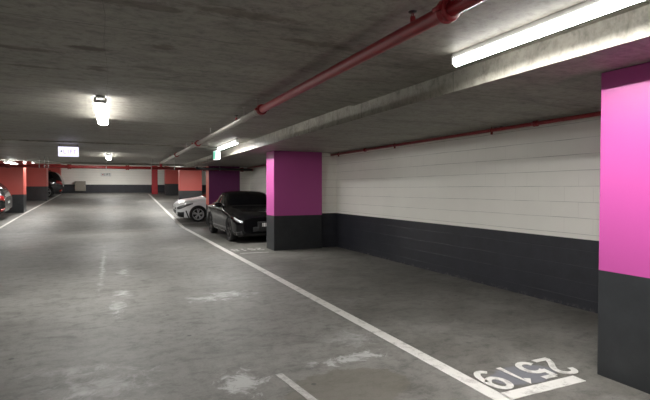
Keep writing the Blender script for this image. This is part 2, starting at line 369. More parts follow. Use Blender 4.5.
# ------------------------------------------------------------------ floor markings
def strip(bm, pts, w, up=0.003, steps=1):
    """a painted strip along pts (x H), width w in metres, on the floor"""
    for (a, b) in zip(pts[:-1], pts[1:]):
        a3 = S(a[0], a[1], fz(a[1])); b3 = S(b[0], b[1], fz(b[1])); d = b3 - a3; n = Vector((-d.y, d.x, 0)).normalized() * w / 2
        lo = [a3 - n, b3 - n, b3 + n, a3 + n]
        prism(bm, [p + Vector((0, 0, -0.001)) for p in lo], [p + Vector((0, 0, up)) for p in lo])
def line(name, pts, w, label, m='paint', group=None):
    bm = B(); strip(bm, pts, w); return tag(obj(name, bm, M[m]), label, 'floor marking', group)
line('painted_line', [(1.678, .55), (1.678, YC), (1.678, 24.96)], 0.125, 'long white line between the aisle and the right-hand bays')
line('painted_line', [(-2.5, 12.0), (-2.49, YC), (-2.43, 17.0), (-2.19, 25.1)], 0.09, 'white line along the left-hand bays, running to the far pillars')
line('painted_line', [(1.712, 1.665), (2.235, 1.665)], 0.115, 'short white cross line under the number 2519')
line('painted_line', [(1.80, 7.12), (2.25, 7.08)], 0.07, 'short faded white cross line in front of the black car', 'faded')
line('painted_line', [(1.712, 13.42), (2.36, 13.42)], 0.09, 'short white cross line beside the white car', 'paint')
line('painted_line', [(1.712, 15.35), (3.6, 15.35)], 0.09, 'white bay divider just beyond the white car', 'faded')
line('painted_line', [(1.712, 17.2), (3.6, 17.2)], 0.09, 'white bay divider in front of the red pillar behind the white car', 'faded')
line('painted_line', [(1.712, 20.6), (3.6, 20.6)], 0.09, 'faint bay divider between the two far red pillars', 'faded')
line('painted_line', [(1.712, 22.9), (3.6, 22.9)], 0.09, 'faint bay divider just before the farthest right-hand red pillar', 'faded')
line('painted_line', [(0.87, 1.90), (0.81, 2.38)], 0.06, 'short ghost of an old painted line in the aisle near the bottom edge', 'faded')

GL = {  # strokes in a 0..1 x 0..1.6 cell
 '1': [[(.28, 1.28), (.55, 1.6), (.55, 0)]],
 '2': [[(.05, 1.22), (.12, 1.46), (.35, 1.6), (.68, 1.58), (.90, 1.40), (.92, 1.14), (.74, .86), (.32, .46), (.08, .08)], [(0.0, .09), (1.0, .09)]],
 '5': [[(.92, 1.51), (.16, 1.51)], [(.16, 1.55), (.10, .86)], [(.10, .88), (.35, 1.0), (.66, .98), (.90, .78), (.94, .48), (.80, .18), (.50, .04), (.20, .10), (.04, .32)]],
 '9': [[(.10, .20), (.34, .04), (.62, .10), (.84, .38), (.93, .78), (.92, 1.16), (.78, 1.48), (.50, 1.6), (.22, 1.50), (.07, 1.22), (.10, .92), (.32, .70), (.62, .72), (.88, .96)]],
 '8': [[(.5, .86), (.2, 1.0), (.12, 1.28), (.28, 1.54), (.5, 1.6), (.72, 1.54), (.88, 1.28), (.8, 1.0), (.5, .86), (.16, .66), (.06, .38), (.22, .10), (.5, .02), (.78, .10), (.94, .38), (.84, .66), (.5, .86)]],
}
def digit_bm(ch, w, h, th, up=0.003):
    bm = B()
    for si, st in enumerate(GL[ch]):
        P = [Vector((x * w, y / 1.6 * h, 0)) for x, y in st]
        if len(P) > 3:                          # round out the curved strokes
            Q = []
            for i in range(len(P) - 1):
                p0 = P[max(i - 1, 0)]; p1 = P[i]; p2 = P[i + 1]; p3 = P[min(i + 2, len(P) - 1)]
                for k in range(5):
                    u = k / 5; Q.append(p1 + (p2 - p0) * .5 * u + (p0 * 2 - p1 * 5 + p2 * 4 - p3) * .5 * u * u + (p1 * 3 - p0 - p2 * 3 + p3) * .5 * u ** 3)
            P = Q + [P[-1]]
        # one ribbon with mitred joints
        L_, R_ = [], []
        for i, p in enumerate(P):
            d = ((P[i] - P[i - 1]).normalized() if i > 0 else Vector((0, 0, 0))) + ((P[i + 1] - P[i]).normalized() if i < len(P) - 1 else Vector((0, 0, 0)))
            d.normalize(); n = Vector((-d.y, d.x, 0)) * th / 2
            L_.append(p + n); R_.append(p - n)
        for z in (up + si * .0007,):
            a = [bm.verts.new((v.x, v.y, z)) for v in L_]; b = [bm.verts.new((v.x, v.y, z)) for v in R_]
            a0 = [bm.verts.new((v.x, v.y, 0)) for v in L_]; b0 = [bm.verts.new((v.x, v.y, 0)) for v in R_]
            for i in range(len(P) - 1):
                bm.faces.new((b[i], b[i + 1], a[i + 1], a[i])); bm.faces.new((a[i], a[i + 1], a0[i + 1], a0[i])); bm.faces.new((b0[i], b0[i + 1], b[i + 1], b[i]))
    return bm
def bay_number(txt, x_left, x_right, ynear, yfar, label, m, group):
    """number read from the far side: digit tops point to -Y, first digit at the larger X"""
    t = thing('bay_number', label, 'floor marking', S(x_right, yfar, 0), math.pi, group)
    n = len(txt); pitch = (x_right - x_left) * H / (n - 1 + .72); w = pitch * .72; h = (yfar - ynear) * H
    for i, ch in enumerate(txt):
        o = obj('digit', digit_bm(ch, w, h, 0.052 if m == 'paint' else .05), M[m], t, normals=False); o.location = (i * pitch, 0, 0.001 )
    return t
bay_number('2519', 1.745, 2.325, 1.735, 1.950, 'white stencilled bay number 2519 by the nearest pink pillar', 'paint', None)
bay_number('2518', 1.77, 2.28, 7.40, 7.64, 'faded white bay number in front of the black car', 'faded', None)

# ------------------------------------------------------------------ light fittings
def make_fixture(name, ln=1.38 * H, w=0.15):
    t = thing(name, 'x', 'light')
    bm = B(); box(bm, (-w * .36, -ln / 2, -.055), (w * .36, ln / 2, 0.0), bev=.006); obj('housing', bm, M['housing'], t)
    bm = B()
    pr = [(-w / 2, -.045), (-w / 2, -.075), (-w * .40, -.095), (-w * .18, -.104), (w * .18, -.104), (w * .40, -.095), (w / 2, -.075), (w / 2, -.045)]
    prism(bm, [Vector((x, -ln / 2 + .02, z)) for x, z in pr], [Vector((x, ln / 2 - .02, z)) for x, z in pr])
    bmesh.ops.recalc_face_normals(bm, faces=bm.faces)
    for f in bm.faces: f.material_index = 0 if f.normal.z < (-.6 if w > .1 else -.95) else 1
    obj('diffuser', bm, [M['tube'], M['tubeside']] if w > .1 else [M['slim'], M['slimside']], t)
    for s in (-1, 1):
        bm = B(); y = s * (ln / 2 - .012); box(bm, (-w * .5, y - .012, -.088), (w * .5, y + .012, -.02), bev=.005); obj('end_cap', bm, M['housing'], t)
    return t
f0 = make_fixture('batten_light'); f1 = make_fixture('slim_batten_light', w=.068); used = {}
gl = 'batten lights on the ceiling'
def top(x, Y): return (CL if x > 1.98 else (CN + .018 if 3.72 < Y < 8.55 else CN)) + cz(Y)
fx = [(1.73, 1.38, 'long lit batten light next to the pale beam, cut off by the right edge'),
      (1.74, 7.72, 'lit batten light behind the small green sign along the beam'),
      (1.74, 15.9, 'lit batten light beyond the red cross pipe on the right'),
      (1.74, 20.6, 'lit batten light above the far right-hand bays'),
      (-.08, 4.95, 'lit batten light over the middle of the aisle, nearer one'),
      (-.06, 11.25, 'small lit batten light over the aisle, just before the red cross pipe'),
      (-.06, 17.7, 'lit batten light over the far aisle on the ramp'),
      (-.06, 23.9, 'lit batten light close to the far white wall'),
      (-2.42, 14.7, 'lit batten light over the left-hand bays, nearer one'),
      (-2.25, 17.9, 'lit batten light over the left-hand bays beyond the wide red pillar'),
      (-.08, -1.6, 'lit batten light over the aisle behind the viewer'),
      (1.74, -4.9, 'lit batten light by the beam behind the viewer'), (3.0, 16.0, 'lit batten light over the bay of the white car'),
      (-4.0, 1.4, 'added batten light over the near left-hand bays, unseen fill light'), (-4.0, 7.7, 'added batten light over the middle left-hand bays, unseen fill light')]  # these two are unseen lamps added to brighten the floor and ceiling
for i, (x, Y, lab) in enumerate(fx):
    p0 = f1 if x == 1.73 or x == 1.74 else f0
    o = dup(p0) if p0.name in used else p0; used[p0.name] = 1
    o.location = S(x, Y, top(x, Y)); o['label'] = lab; o['group'] = gl
    if Y > YCC: o.rotation_euler = (math.atan(SL), 0, 0)
    if x < -2 and Y > 13: o.location.z -= 0.03

# ------------------------------------------------------------------ signs
def letters(txt, w, h, th):
    G = {'L': [((0, 1), (0, 0)), ((0, 0), (.8, 0))], 'I': [((.4, 0), (.4, 1))], 'F': [((0, 0), (0, 1)), ((0, 1), (.85, 1)), ((0, .52), (.65, .52))], 'T': [((.45, 0), (.45, 1)), ((0, 1), (.9, 1))]}
    bm = B(); x = 0
    for ch in txt:
        for (a, b) in G[ch]:
            A = Vector((x + a[0] * w, 0, a[1] * h)); Bq = Vector((x + b[0] * w, 0, b[1] * h))
            lo = (min(A.x, Bq.x) - th / 2, -.0015, min(A.z, Bq.z) - th / 2); hi = (max(A.x, Bq.x) + th / 2, .0015, max(A.z, Bq.z) + th / 2); box(bm, lo, hi)
        x += w * (1.5 if ch != 'I' else 1.3)
    return bm
# hanging LIFT sign, lit from within
t = thing('lift_sign', 'glowing white hanging sign with an arrow and the word LIFT', 'sign', S(-.655, 8.9, CN))
W, Hh = .45, .245
bm = B(); box(bm, (-W / 2, -.03, -.06 - Hh), (W / 2, .03, -.06), bev=.006); obj('sign_case', bm, M['signlit'], t)
bm = B()
for x in (-.2, .2): tube(bm, (x, 0, -.065), (x, 0, 0), .006, 8)
box(bm, (-.23, -.02, -.06), (.23, .02, -.045)); obj('bracket', bm, M['darkmetal'], t)
bm = letters('LIFT', .050, .085, .011); o = obj('lettering', bm, M['signink'], t); o.location = (-.10, -.032, -.06 - Hh * .68)
bm = B(); prism(bm, [(0, -.0015, 0), (.035, -.0015, .028), (.035, -.0015, -.028)], [(0, .0015, 0), (.035, .0015, .028), (.035, .0015, -.028)])
o = obj('arrow', bm, M['ink'], t); o.location = (-.175, -.032, -.06 - Hh * .48)
# green emergency sign at the end of the second fitting
t = thing('exit_sign', 'small green-faced white emergency sign at the end of the batten light by the beam', 'sign', S(1.78, 8.75, CN))
bm = B(); box(bm, (-.06, -.19, -.30), (.06, .19, -.055), bev=.01); obj('sign_case', bm, M['signend'], t)
bm = B(); box(bm, (-.066, -.175, -.285), (-.0605, .175, -.07)); obj('green_face', bm, M['signgreen'], t)
for y in (-.12, .12):
    bm = B(); tube(bm, (0, y, -.06), (0, y, 0), .008, 8); obj('bracket', bm, M['darkmetal'], t)
# small printed sign on the far wall
t = thing('wall_sign', 'tiny white sign with red and dark marks high on the far wall', 'sign', S(-.27, Y1 - .006, 1.72))
bm = B(); box(bm, (-.36, -.004, -.13), (.36, .004, .13), bev=.002); obj('panel', bm, M['housing'], t)
bm = letters('LIFT', .075, .12, .022); o = obj('lettering', bm, M['ink'], t); o.location = (-.12, -.006, -.04)
bm = B(); prism(bm, [(0, -.0015, 0), (.09, -.0015, .07), (.09, -.0015, -.07)], [(0, .0015, 0), (.09, .0015, .07), (.09, .0015, -.07)])
o = obj('arrow', bm, M['redink'], t); o.location = (-.27, -.006, .01)
# beige cabinet on the far wall
zc = .90
t = thing('hose_cabinet', 'square beige-grey metal cabinet against the far wall', 'cabinet', S(-1.41, Y1 - .12, zc))
bm = B(); box(bm, (-.35, -.16, 0), (.35, .16, .73), bev=.01); obj('body', bm, M['beige'], t)
bm = B(); box(bm, (-.32, -.178, .03), (.32, -.161, .70), bev=.004); d = obj('door', bm, M['beige'], t)
bm = B(); box(bm, (.25, -.20, .33), (.28, -.178, .42), bev=.004); obj('handle', bm, M['steel'], d)

# ------------------------------------------------------------------ pipes
def coupling(parent, p, d, r, m='redpipe', ln=.07):
    bm = B(); p = Vector(p); d = Vector(d)
    lathe(bm, [(-ln / 2, r * .98), (-ln / 2, r * 1.42), (-ln * .22, r * 1.55), (-ln * .1, r * 1.36), (ln * .1, r * 1.36), (ln * .22, r * 1.55), (ln / 2, r * 1.42), (ln / 2, r * .98)], p, d, 20)
    u = d.cross(Vector((0, 0, 1))).normalized()
    for s in (-1, 1):
        c = p + u * s * r * 1.7; e = d.normalized() * ln * .42
        tube(bm, c - e, c + e, r * .32, 8)
    return obj('coupling', bm, M[m], parent)
def hanger(parent, p, ztop, r, m='galv'):
    bm = B(); p = Vector(p)
    tube(bm, p + Vector((0, 0, r * 1.1)), (p.x, p.y, ztop), .005, 8)
    return bm
PR = 0.043
PX, PZ = 1.13 * H, (1 + .655) * H
t = thing('sprinkler_pipe', 'straight sprinkler pipe along the ceiling, red near, pale grey further off', 'pipe', (PX, 0, PZ))
YJ = 3.74 * H
bm = B(); tube(bm, (0, -6.4 * H, 0), (0, YJ, 0), PR, 20); obj('pipe_section', bm, M['redpipe'], t)['label'] = 'red near section'
bm = B(); tube(bm, (0, YJ, 0), (0, 12.40 * H, 0), PR * .92, 20); obj('pipe_section', bm, M['galv'], t)['label'] = 'pale grey far section'
for Y in (1.39, 3.74, -2.0): coupling(t, (0, Y * H, 0), (0, 1, 0), PR)
for Y in (6.86, 9.3): coupling(t, (0, Y * H, 0), (0, 1, 0), PR, 'redpipe')
for Y in (4.3, 5.93, 8.0, 10.5, 11.7, 3.86, .6, -1.0):
    zt = ((CN + .018 if 3.72 < Y < 8.55 else CN) * H) - PZ
    bm = B(); tube(bm, (0, Y * H, PR * .9), (0, Y * H, zt + .01), .006, 8)
    lathe(bm, [(-.014, PR * 1.02), (-.014, PR * 1.16), (.014, PR * 1.16), (.014, PR * 1.02)], (0, Y * H, 0), (0, 1, 0), 20)
    box(bm, (-.02, Y * H - .02, zt - .006), (.02, Y * H + .02, zt + .004)); obj('hanger', bm, M['galv' if Y > 3.6 else 'redpipe'], t)
def sprinkler(parent, p, hgt=.105):
    bm = B(); p = Vector(p)
    tube(bm, p + Vector((0, 0, PR * .7)), p + Vector((0, 0, hgt * .72)), .017, 12)
    for s in (-1, 1): tube(bm, p + Vector((s * .010, 0, hgt * .6)), p + Vector((s * .004, 0, hgt * .95)), .003, 6)
    o = obj('sprinkler_head', bm, M['redpipe'], parent)
    bm = B(); lathe(bm, [(0, .001), (0, .027), (.005, .027), (.005, .001)], p + Vector((0, 0, hgt)), (0, 0, 1), 16); obj('deflector', bm, M['darkmetal'], o)
for Y in (1.61, 4.6, 7.4, 10.4, -1.4): sprinkler(t, (0, Y * H, 0))
# main across the aisle at the foot of the ramp
MR = 0.056; MY, MZ = 12.42 * H, (1 + .522) * H
t = thing('water_main', 'thick dark red pipe crossing the whole aisle under the ceiling', 'pipe', (0, MY, MZ))
bm = B(); tube(bm, (-6.1 * H, 0, 0), (3.5 * H, 0, 0), MR, 24); obj('pipe_section', bm, M['mainpipe'], t)
for X in (-4.6, -3.2, -2.1, -.9, .35, 2.2, 3.2): coupling(t, (X * H, 0, 0), (1, 0, 0), MR, 'mainpipe', .12)
for X in (-5.2, -3.9, -2.55, -2.36, -1.5, -1.4, -1.32, -.12, 0.9, 1.45, 2.6):
    bm = B(); zt = ((CL if X > 1.98 else CN) * H) - MZ
    tube(bm, (X * H, 0, MR * .9), (X * H, 0, zt + .004), .008, 8)
    lathe(bm, [(-.016, MR * 1.01), (-.016, MR * 1.08), (.016, MR * 1.08), (.016, MR * 1.01)], (X * H, 0, 0), (1, 0, 0), 24); obj('hanger', bm, M['steel'], t)
bm = B(); tube(bm, (1.13 * H, 0, MR * .8), (1.13 * H, 0, PZ - MZ + PR), PR * 1.15, 16); obj('tee_joint', bm, M['redpipe'], t)
# red pipe under the slab along the right wall
WZ = (1 + .583) * H; WX = 3.44 * H; WR = .026
t = thing('wall_pipe', 'thin red pipe running along the top of the right-hand white wall', 'pipe', (WX, 0, WZ))
bm = B(); tube(bm, (0, -6.2 * H, 0), (0, 12.7 * H, 0), WR, 16); obj('pipe_section', bm, M['redpipe'], t)
for Y in (3.02, 6.1): coupling(t, (0, Y * H, 0), (0, 1, 0), WR, 'redpipe')
for Y in (3.55, 5.3, 7.0, 9.4, 1.2, 2.2):
    bm = B(); lathe(bm, [(-.012, WR * 1.02), (-.012, WR * 1.2), (.012, WR * 1.2), (.012, WR * 1.02)], (0, Y * H, 0), (0, 1, 0), 16)
    box(bm, (-.012, Y * H - .012, -WR - .035), (.012, Y * H + .012, -WR * .9)); tube(bm, (0, Y * H, WR * .9), (0, Y * H, CL * H - WZ + .003), .006, 8)
    obj('hanger', bm, M['mainpipe'], t)
for Y in (3.42, 3.5): sprinkler(t, (-.0, Y * H, -.03), .055)
# black drain pipe in front of the purple pillar
t = thing('drain_pipe', 'black pipe with a pale open end hanging before the purple pillar', 'pipe', S(0, 12.15, 1.522))
bm = B(); polytube(bm, [Vector((1.95 * H, 0, .05)), Vector((1.98 * H, 0, .005)), Vector((2.03 * H, 0, 0)), Vector((3.40 * H, 0, -.02))], .042, 14); obj('pipe_section', bm, M['black'], t)
bm = B(); tube(bm, (1.935 * H, 0, .095), (1.95 * H, 0, .05), .047, 14); obj('end_collar', bm, M['galv'], t)
for X in (2.25, 2.9):
    bm = B(); tube(bm, (X * H, 0, .03), (X * H, 0, .095 * H + .003), .006, 8); obj('hanger', bm, M['darkmetal'], t)
# thin conduit scar-free cable along the far soffit joint: surface conduit
# ------------------------------------------------------------------ cars
def interp(tab, x):
    """smooth (monotone-ish) interpolation through station table"""
    n = len(tab)
    if x <= tab[0][0]: return list(tab[0][1:])
    if x >= tab[-1][0]: return list(tab[-1][1:])
    for i in range(n - 1):
        if tab[i][0] <= x <= tab[i + 1][0]: break
    h = tab[i + 1][0] - tab[i][0]; t = (x - tab[i][0]) / h; out = []
    for k in range(1, len(tab[0])):
        p1, p2 = tab[i][k], tab[i + 1][k]
        s = (p2 - p1) / h
        def slope(j):
            if j <= 0 or j >= n - 1: return s
            a = (tab[j][k] - tab[j - 1][k]) / (tab[j][0] - tab[j - 1][0]); b = (tab[j + 1][k] - tab[j][k]) / (tab[j + 1][0] - tab[j][0])
            return 0 if a * b <= 0 else 2 * a * b / (a + b)
        m1, m2 = slope(i) * h, slope(i + 1) * h
        out.append((2 * t ** 3 - 3 * t * t + 1) * p1 + (t ** 3 - 2 * t * t + t) * m1 + (-2 * t ** 3 + 3 * t * t) * p2 + (t ** 3 - t * t) * m2)
    return out
class Shell:
    """body surface: x runs from nose (0) to tail (len); v 0..10 from keel to roof centre"""
    def __init__(s, tab): s.tab = tab; s.len = tab[-1][0]
    def ctrl(s, x):
        zb, hw, zs, zt, hg, ht = interp(s.tab, x); d = zs - zb; g = zt - zs
        return [(0, zb), (hw * .80, zb), (hw * .955, zb + .05), (hw * .99, zb + d * .34), (hw, zb + d * .66), (hw * .965, zs - .012),
                (hg, zs + g * .10), (ht, zs + g * .84), (ht * .82, zs + g * .955), (ht * .42, zs + g * .992), (0, zt)]
    def at(s, x, v):
        c = s.ctrl(x); i = min(int(v), 9); t = v - i
        P = lambda j: c[j] if 0 <= j <= 10 else ((-c[-j][0], c[-j][1]) if j < 0 else (-c[20 - j][0], c[20 - j][1]))
        p0, p1, p2, p3 = P(i - 1), P(i), P(i + 1), P(i + 2)
        k = .42
        r = []
        for a in (0, 1):
            m1 = (p2[a] - p0[a]) * k; m2 = (p3[a] - p1[a]) * k
            lim = abs(p2[a] - p1[a]) * 1.5; m1 = max(-lim, min(lim, m1)); m2 = max(-lim, min(lim, m2))
            r.append((2 * t ** 3 - 3 * t * t + 1) * p1[a] + (t ** 3 - 2 * t * t + t) * m1 + (-2 * t ** 3 + 3 * t * t) * p2[a] + (t ** 3 - t * t) * m2)
        return Vector((x, r[0], r[1]))
    def nrm(s, x, v):
        e = .01; a = s.at(min(x + e, s.len), v) - s.at(max(x - e, 0), v); b = s.at(x, min(v + .05, 10)) - s.at(x, max(v - .05, 0))
        n = a.cross(b); n.normalize()
        c = s.at(x, v) - Vector((x, 0, .6))
        return n if n.dot(c) > 0 else -n
    def body(s, nx=84, sub=3):
        bm = B(); rings = []
        xs = [s.len * (.5 - .5 * math.cos(math.pi * i / nx)) * .35 + s.len * i / nx * .65 for i in range(nx + 1)]
        vs = [j / sub for j in range(10 * sub + 1)]
        for x in xs:
            half = [s.at(x, v) for v in vs]; ring = half + [Vector((p.x, -p.y, p.z)) for p in half[-2:0:-1]]
            rings.append([bm.verts.new(p) for p in ring])
        m = len(rings[0])
        for a, b in zip(rings[:-1], rings[1:]):
            for i in range(m):
                f = bm.faces.new((a[i], a[(i + 1) % m], b[(i + 1) % m], b[i])); f.smooth = True
        bm.faces.new(rings[0]); bm.faces.new(rings[-1][::-1]); return bm
    def patch(s, bm, x0, x1, v0, v1, off=.006, side=1, nu=10, nv=6, shape=None, mat=0):
        """thin shell panel lying on the body; shape(u, v) may skew it: returns (x, v)"""
        g = []; gi = []
        for i in range(nu + 1):
            r = []; q = []
            for j in range(nv + 1):
                u, w = i / nu, j / nv
                x, v = (x0 + (x1 - x0) * u, v0 + (v1 - v0) * w) if shape is None else shape(u, w)
                p = s.at(x, v); n = s.nrm(x, v)
                if v > 9.99: n.y = 0; n.normalize()
                a = p + n * off; b = p - n * .012
                r.append(bm.verts.new((a.x, a.y * side, a.z))); q.append(bm.verts.new((b.x, b.y * side, b.z)))
            g.append(r); gi.append(q)
        for i in range(nu):
            for j in range(nv):
                f = bm.faces.new((g[i][j], g[i + 1][j], g[i + 1][j + 1], g[i][j + 1])); f.smooth = True; f.material_index = mat
        for i in range(nu):
            for j in (0, nv): bm.faces.new((g[i][j], g[i + 1][j], gi[i + 1][j], gi[i][j])).material_index = mat
        for j in range(nv):
            for i in (0, nu): bm.faces.new((g[i][j], g[i][j + 1], gi[i][j + 1], gi[i][j])).material_index = mat

def cut_arches(body, cuts, paint):
    """wheel wells cut into the body with black liners"""
    for (x, r, y0, y1) in cuts:
        bm = B(); tube(bm, (x, y0, r[1]), (x, y1, r[1]), r[0], 40, mat=1, smooth=True)
        bmesh.ops.recalc_face_normals(bm, faces=bm.faces)
        me = bpy.data.meshes.new('well'); bm.to_mesh(me); bm.free(); me.materials.append(paint); me.materials.append(M['trim'])
        c = bpy.data.objects.new('well', me); C.objects.link(c)
        md = body.modifiers.new('b', 'BOOLEAN'); md.object = c; md.operation = 'DIFFERENCE'; md.solver = 'EXACT'; md.material_mode = 'INDEX'
        bpy.context.view_layer.update()
        ev = body.evaluated_get(bpy.context.evaluated_depsgraph_get()); nm = bpy.data.meshes.new_from_object(ev)
        body.modifiers.clear(); body.data = nm
        bpy.data.objects.remove(c)
def wheel(root, x, y, r, side, rimmat, spokes=5, wd=.225, face=None):
    """side: +1 outer face towards +y"""
    bm = B(); rr = r * .76
    prof = [(-wd / 2, rr), (-wd / 2, r * .90), (-wd * .42, r * .985), (-wd * .2, r), (wd * .2, r), (wd * .42, r * .985), (wd / 2, r * .90), (wd / 2, rr), (-wd / 2, rr)]
    lathe(bm, prof, (0, 0, 0), (0, side, 0), 40); t = obj('wheel', bm, M['rubber'], root); t.location = (x, y, r)
    bm = B(); o = side * wd * .30
    lathe(bm, [(-wd * .4, rr * .99), (wd * .42, rr * 1.0), (wd * .46, rr * .97), (wd * .40, rr * .90), (-wd * .3, rr * .86)], (0, 0, 0), (0, side, 0), 36)
    for k in range(spokes):
        for dt in (-.13, .13):
            a = 2 * math.pi * k / spokes + .3; b = a + dt
            p = Vector((math.cos(a + dt * .6) * rr * .16, o * 1.15, math.sin(a + dt * .6) * rr * .16)); q = Vector((math.cos(b * 1.0 + dt * .5) * rr * .92, o * 1.3, math.sin(b + dt * .5) * rr * .92))
            d = (q - p).normalized(); n = Vector((-d.z, 0, d.x)) * r * .042; th = Vector((0, side * .014, 0)); n2 = n * 1.5
            prism(bm, [p - n * 1.3 - th, p + n * 1.3 - th, p + n * 1.3 + th, p - n * 1.3 + th], [q - n2 - th, q + n2 - th, q + n2 + th, q - n2 + th])
    lathe(bm, [(0, .001), (0, rr * .2), (-.03, rr * .24)], (0, o * 1.55, 0), (0, side, 0), 20)
    rim = obj('rim', bm, rimmat, t)
    bm = B(); lathe(bm, [(0, .002), (0, rr * .66), (-.02, rr * .66), (-.02, .002)], (0, side * .005, 0), (0, side, 0), 28); obj('brake_disc', bm, M['darkalloy'] if rimmat != M['alloy'] else M['darkmetal'], t)
    bm = B(); lathe(bm, [(0, .002), (0, rr * .97), (-.01, rr * .97), (-.01, .002)], (0, -side * .05, 0), (0, side, 0), 28); obj('wheel_barrel', bm, M['trim'], t)

def make_car(name, label, cat, tab, paint, wx, wr, hw, glassx, loc, rotz, rimmat, kind, spokes=5):
    t = thing(name, label, cat, loc, rotz)
    sh = Shell(tab)
    body = obj('body', sh.body(), [paint, M['trim']], t)
    y1 = hw + .1; y0 = hw - .30
    cuts = []
    for x in wx:
        for s in (-1, 1): cuts.append((x, (wr + .045, wr + .01), s * y0, s * y1))
    body.parent = None; body.matrix_world = Matrix.Identity(4)
    cut_arches(body, cuts, paint)
    body.parent = t; body.matrix_parent_inverse = Matrix.Identity(4)
    for x in wx:
        for s in (-1, 1): wheel(t, x, s * (hw - .125), wr, s, rimmat, spokes)
    cowl, rf, rr_, bl, side0, side1, bp = glassx
    # windscreen & rear glass span both halves
    for nm, xa, xb in (('windscreen', cowl, rf), ('rear_window', rr_, bl)):
        bm = B()
        for s in (-1, 1): sh.patch(bm, xa, xb, 7.25, 10, .006, s, 12, 8)
        bmesh.ops.remove_doubles(bm, verts=bm.verts, dist=.002); obj(nm, bm, M['glass'], t)
    for s in (-1, 1):
        for (xa, xb) in ((side0, bp - .04), (bp + .04, side1)):
            bm = B()
            def shp(u, w, xa=xa, xb=xb):
                lo = xa; hi = xb
                if xa == side0: lo = xa + (rf - xa + .10) * w * .92
                if xb == side1: hi = xb - (side1 - rr_ + .05) * w * .85 if side1 > rr_ else xb
                return lo + (hi - lo) * u, 6.12 + .78 * w
            sh.patch(bm, 0, 0, 0, 0, .006, s, 10, 5, shp); obj('side_window', bm, M['glass'], t)
        # mirror
        bm = B(); p = sh.at(side0 + .22, 6.0)
        bmesh.ops.create_uvsphere(bm, u_segments=16, v_segments=10, radius=1, matrix=Matrix.Translation((p.x + .02, s * (p.y + .15), p.z + .06)) @ Matrix.Diagonal((.065, .12, .075, 1)))
        for f in bm.faces: f.smooth = True
        tube(bm, (p.x, s * (p.y - .02), p.z - .0), (p.x + .02, s * (p.y + .09), p.z + .03), .022, 10); obj('wing_mirror', bm, paint, t)
        # doors' shut lines and handles
        for xd in ((wx[0] + wr + .28), bp, wx[1] - .30):
            bm = B(); sh.patch(bm, xd, xd + .007, 2.1, 5.9, .0015, s, 1, 16); obj('door_seam', bm, M['trim'], t)
        for xd in (bp - .24, wx[1] - .46):
            bm = B(); p = sh.at(xd, 4.6); box(bm, (xd, s * p.y - .014, p.z - .012), (xd + .18, s * p.y + .014, p.z + .014), bev=.008); obj('door_handle', bm, paint, t)
        bm = B(); sh.patch(bm, wx[0] + wr + .08, wx[1] - wr - .08, 1.15, 2.3, .012, s, 12, 3); obj('side_skirt', bm, M['trim'] if kind != 'sedan' else paint, t)
    # lamps and fascia
    for s in (-1, 1):
        bm = B()
        if kind == 'sedan':
            sh.patch(bm, 0, 0, 0, 0, .008, s, 8, 4, lambda u, w: (.015 + .32 * u, 4.3 + .3 * u + (.36 - .1 * u) * w))
            h_ = obj('headlamp', bm, M['lamp'], t)
            bm = B(); sh.patch(bm, .03, .20, 1.6, 2.7, .008, s, 5, 4); obj('air_intake', bm, M['trim'], t)
            bm = B(); sh.patch(bm, 0, 0, 0, 0, .012, s, 8, 1, lambda u, w: (.02 + .28 * u, 4.34 + .3 * u + .08 * w)); obj('running_light', bm, M['chrome'], h_)
        elif kind == 'hatch':
            sh.patch(bm, 0, 0, 0, 0, .008, s, 8, 4, lambda u, w: (.02 + .62 * u, 4.15 + .55 * u + (.75 - .45 * u) * w))
            h_ = obj('headlamp', bm, M['smokelamp'], t)
            bm = B(); sh.patch(bm, 0, 0, 0, 0, .010, s, 6, 3, lambda u, w: (.04 + .24 * u, 1.9 + 1.5 * w)); obj('air_intake', bm, M['trim'], t)
            bm = B(); sh.patch(bm, 0, 0, 0, 0, .014, s, 8, 2, lambda u, w: (.33 + .13 * (1 - u) + .05 * w, 1.7 + 1.9 * u)); obj('bumper_blade', bm, M['trim'], t)
            bm = B(); sh.patch(bm, 0, 0, 0, 0, .011, s, 8, 1, lambda u, w: (.05 + .50 * u, 4.12 + .5 * u + .10 * w)); obj('lamp_shadow_line', bm, M['trim'], h_)
        if kind == 'suv' or kind == 'sedan' or kind == 'hatch':
            Ln = sh.len; bm = B()
            sh.patch(bm, 0, 0, 0, 0, .010, s, 8, 4, lambda u, w: (Ln - .02 - .30 * u, 4.2 + .2 * u + .9 * w)); obj('tail_lamp', bm, M['tail'], t)
        if kind == 'suv':
            bm = B(); sh.patch(bm, 0, 0, 0, 0, .008, s, 8, 4, lambda u, w: (.03 + .4 * u, 4.0 + .5 * u + .7 * w)); obj('headlamp', bm, M['lamp'], t)
            bm = B(); sh.patch(bm, Ln - .16, Ln - .02, 2.2, 2.7, .012, s, 4, 2); obj('reflector', bm, M['tail'], t)
            bm = B(); sh.patch(bm, Ln - .42, Ln - .01, 1.0, 2.0, .012, s, 6, 2); obj('bumper_trim', bm, M['trim'], t)
    # front grille, lower intake, plate holders on the blunt ends
    zb, fw, zs, zt, hg, ht = tab[0][1:]
    bm = B()
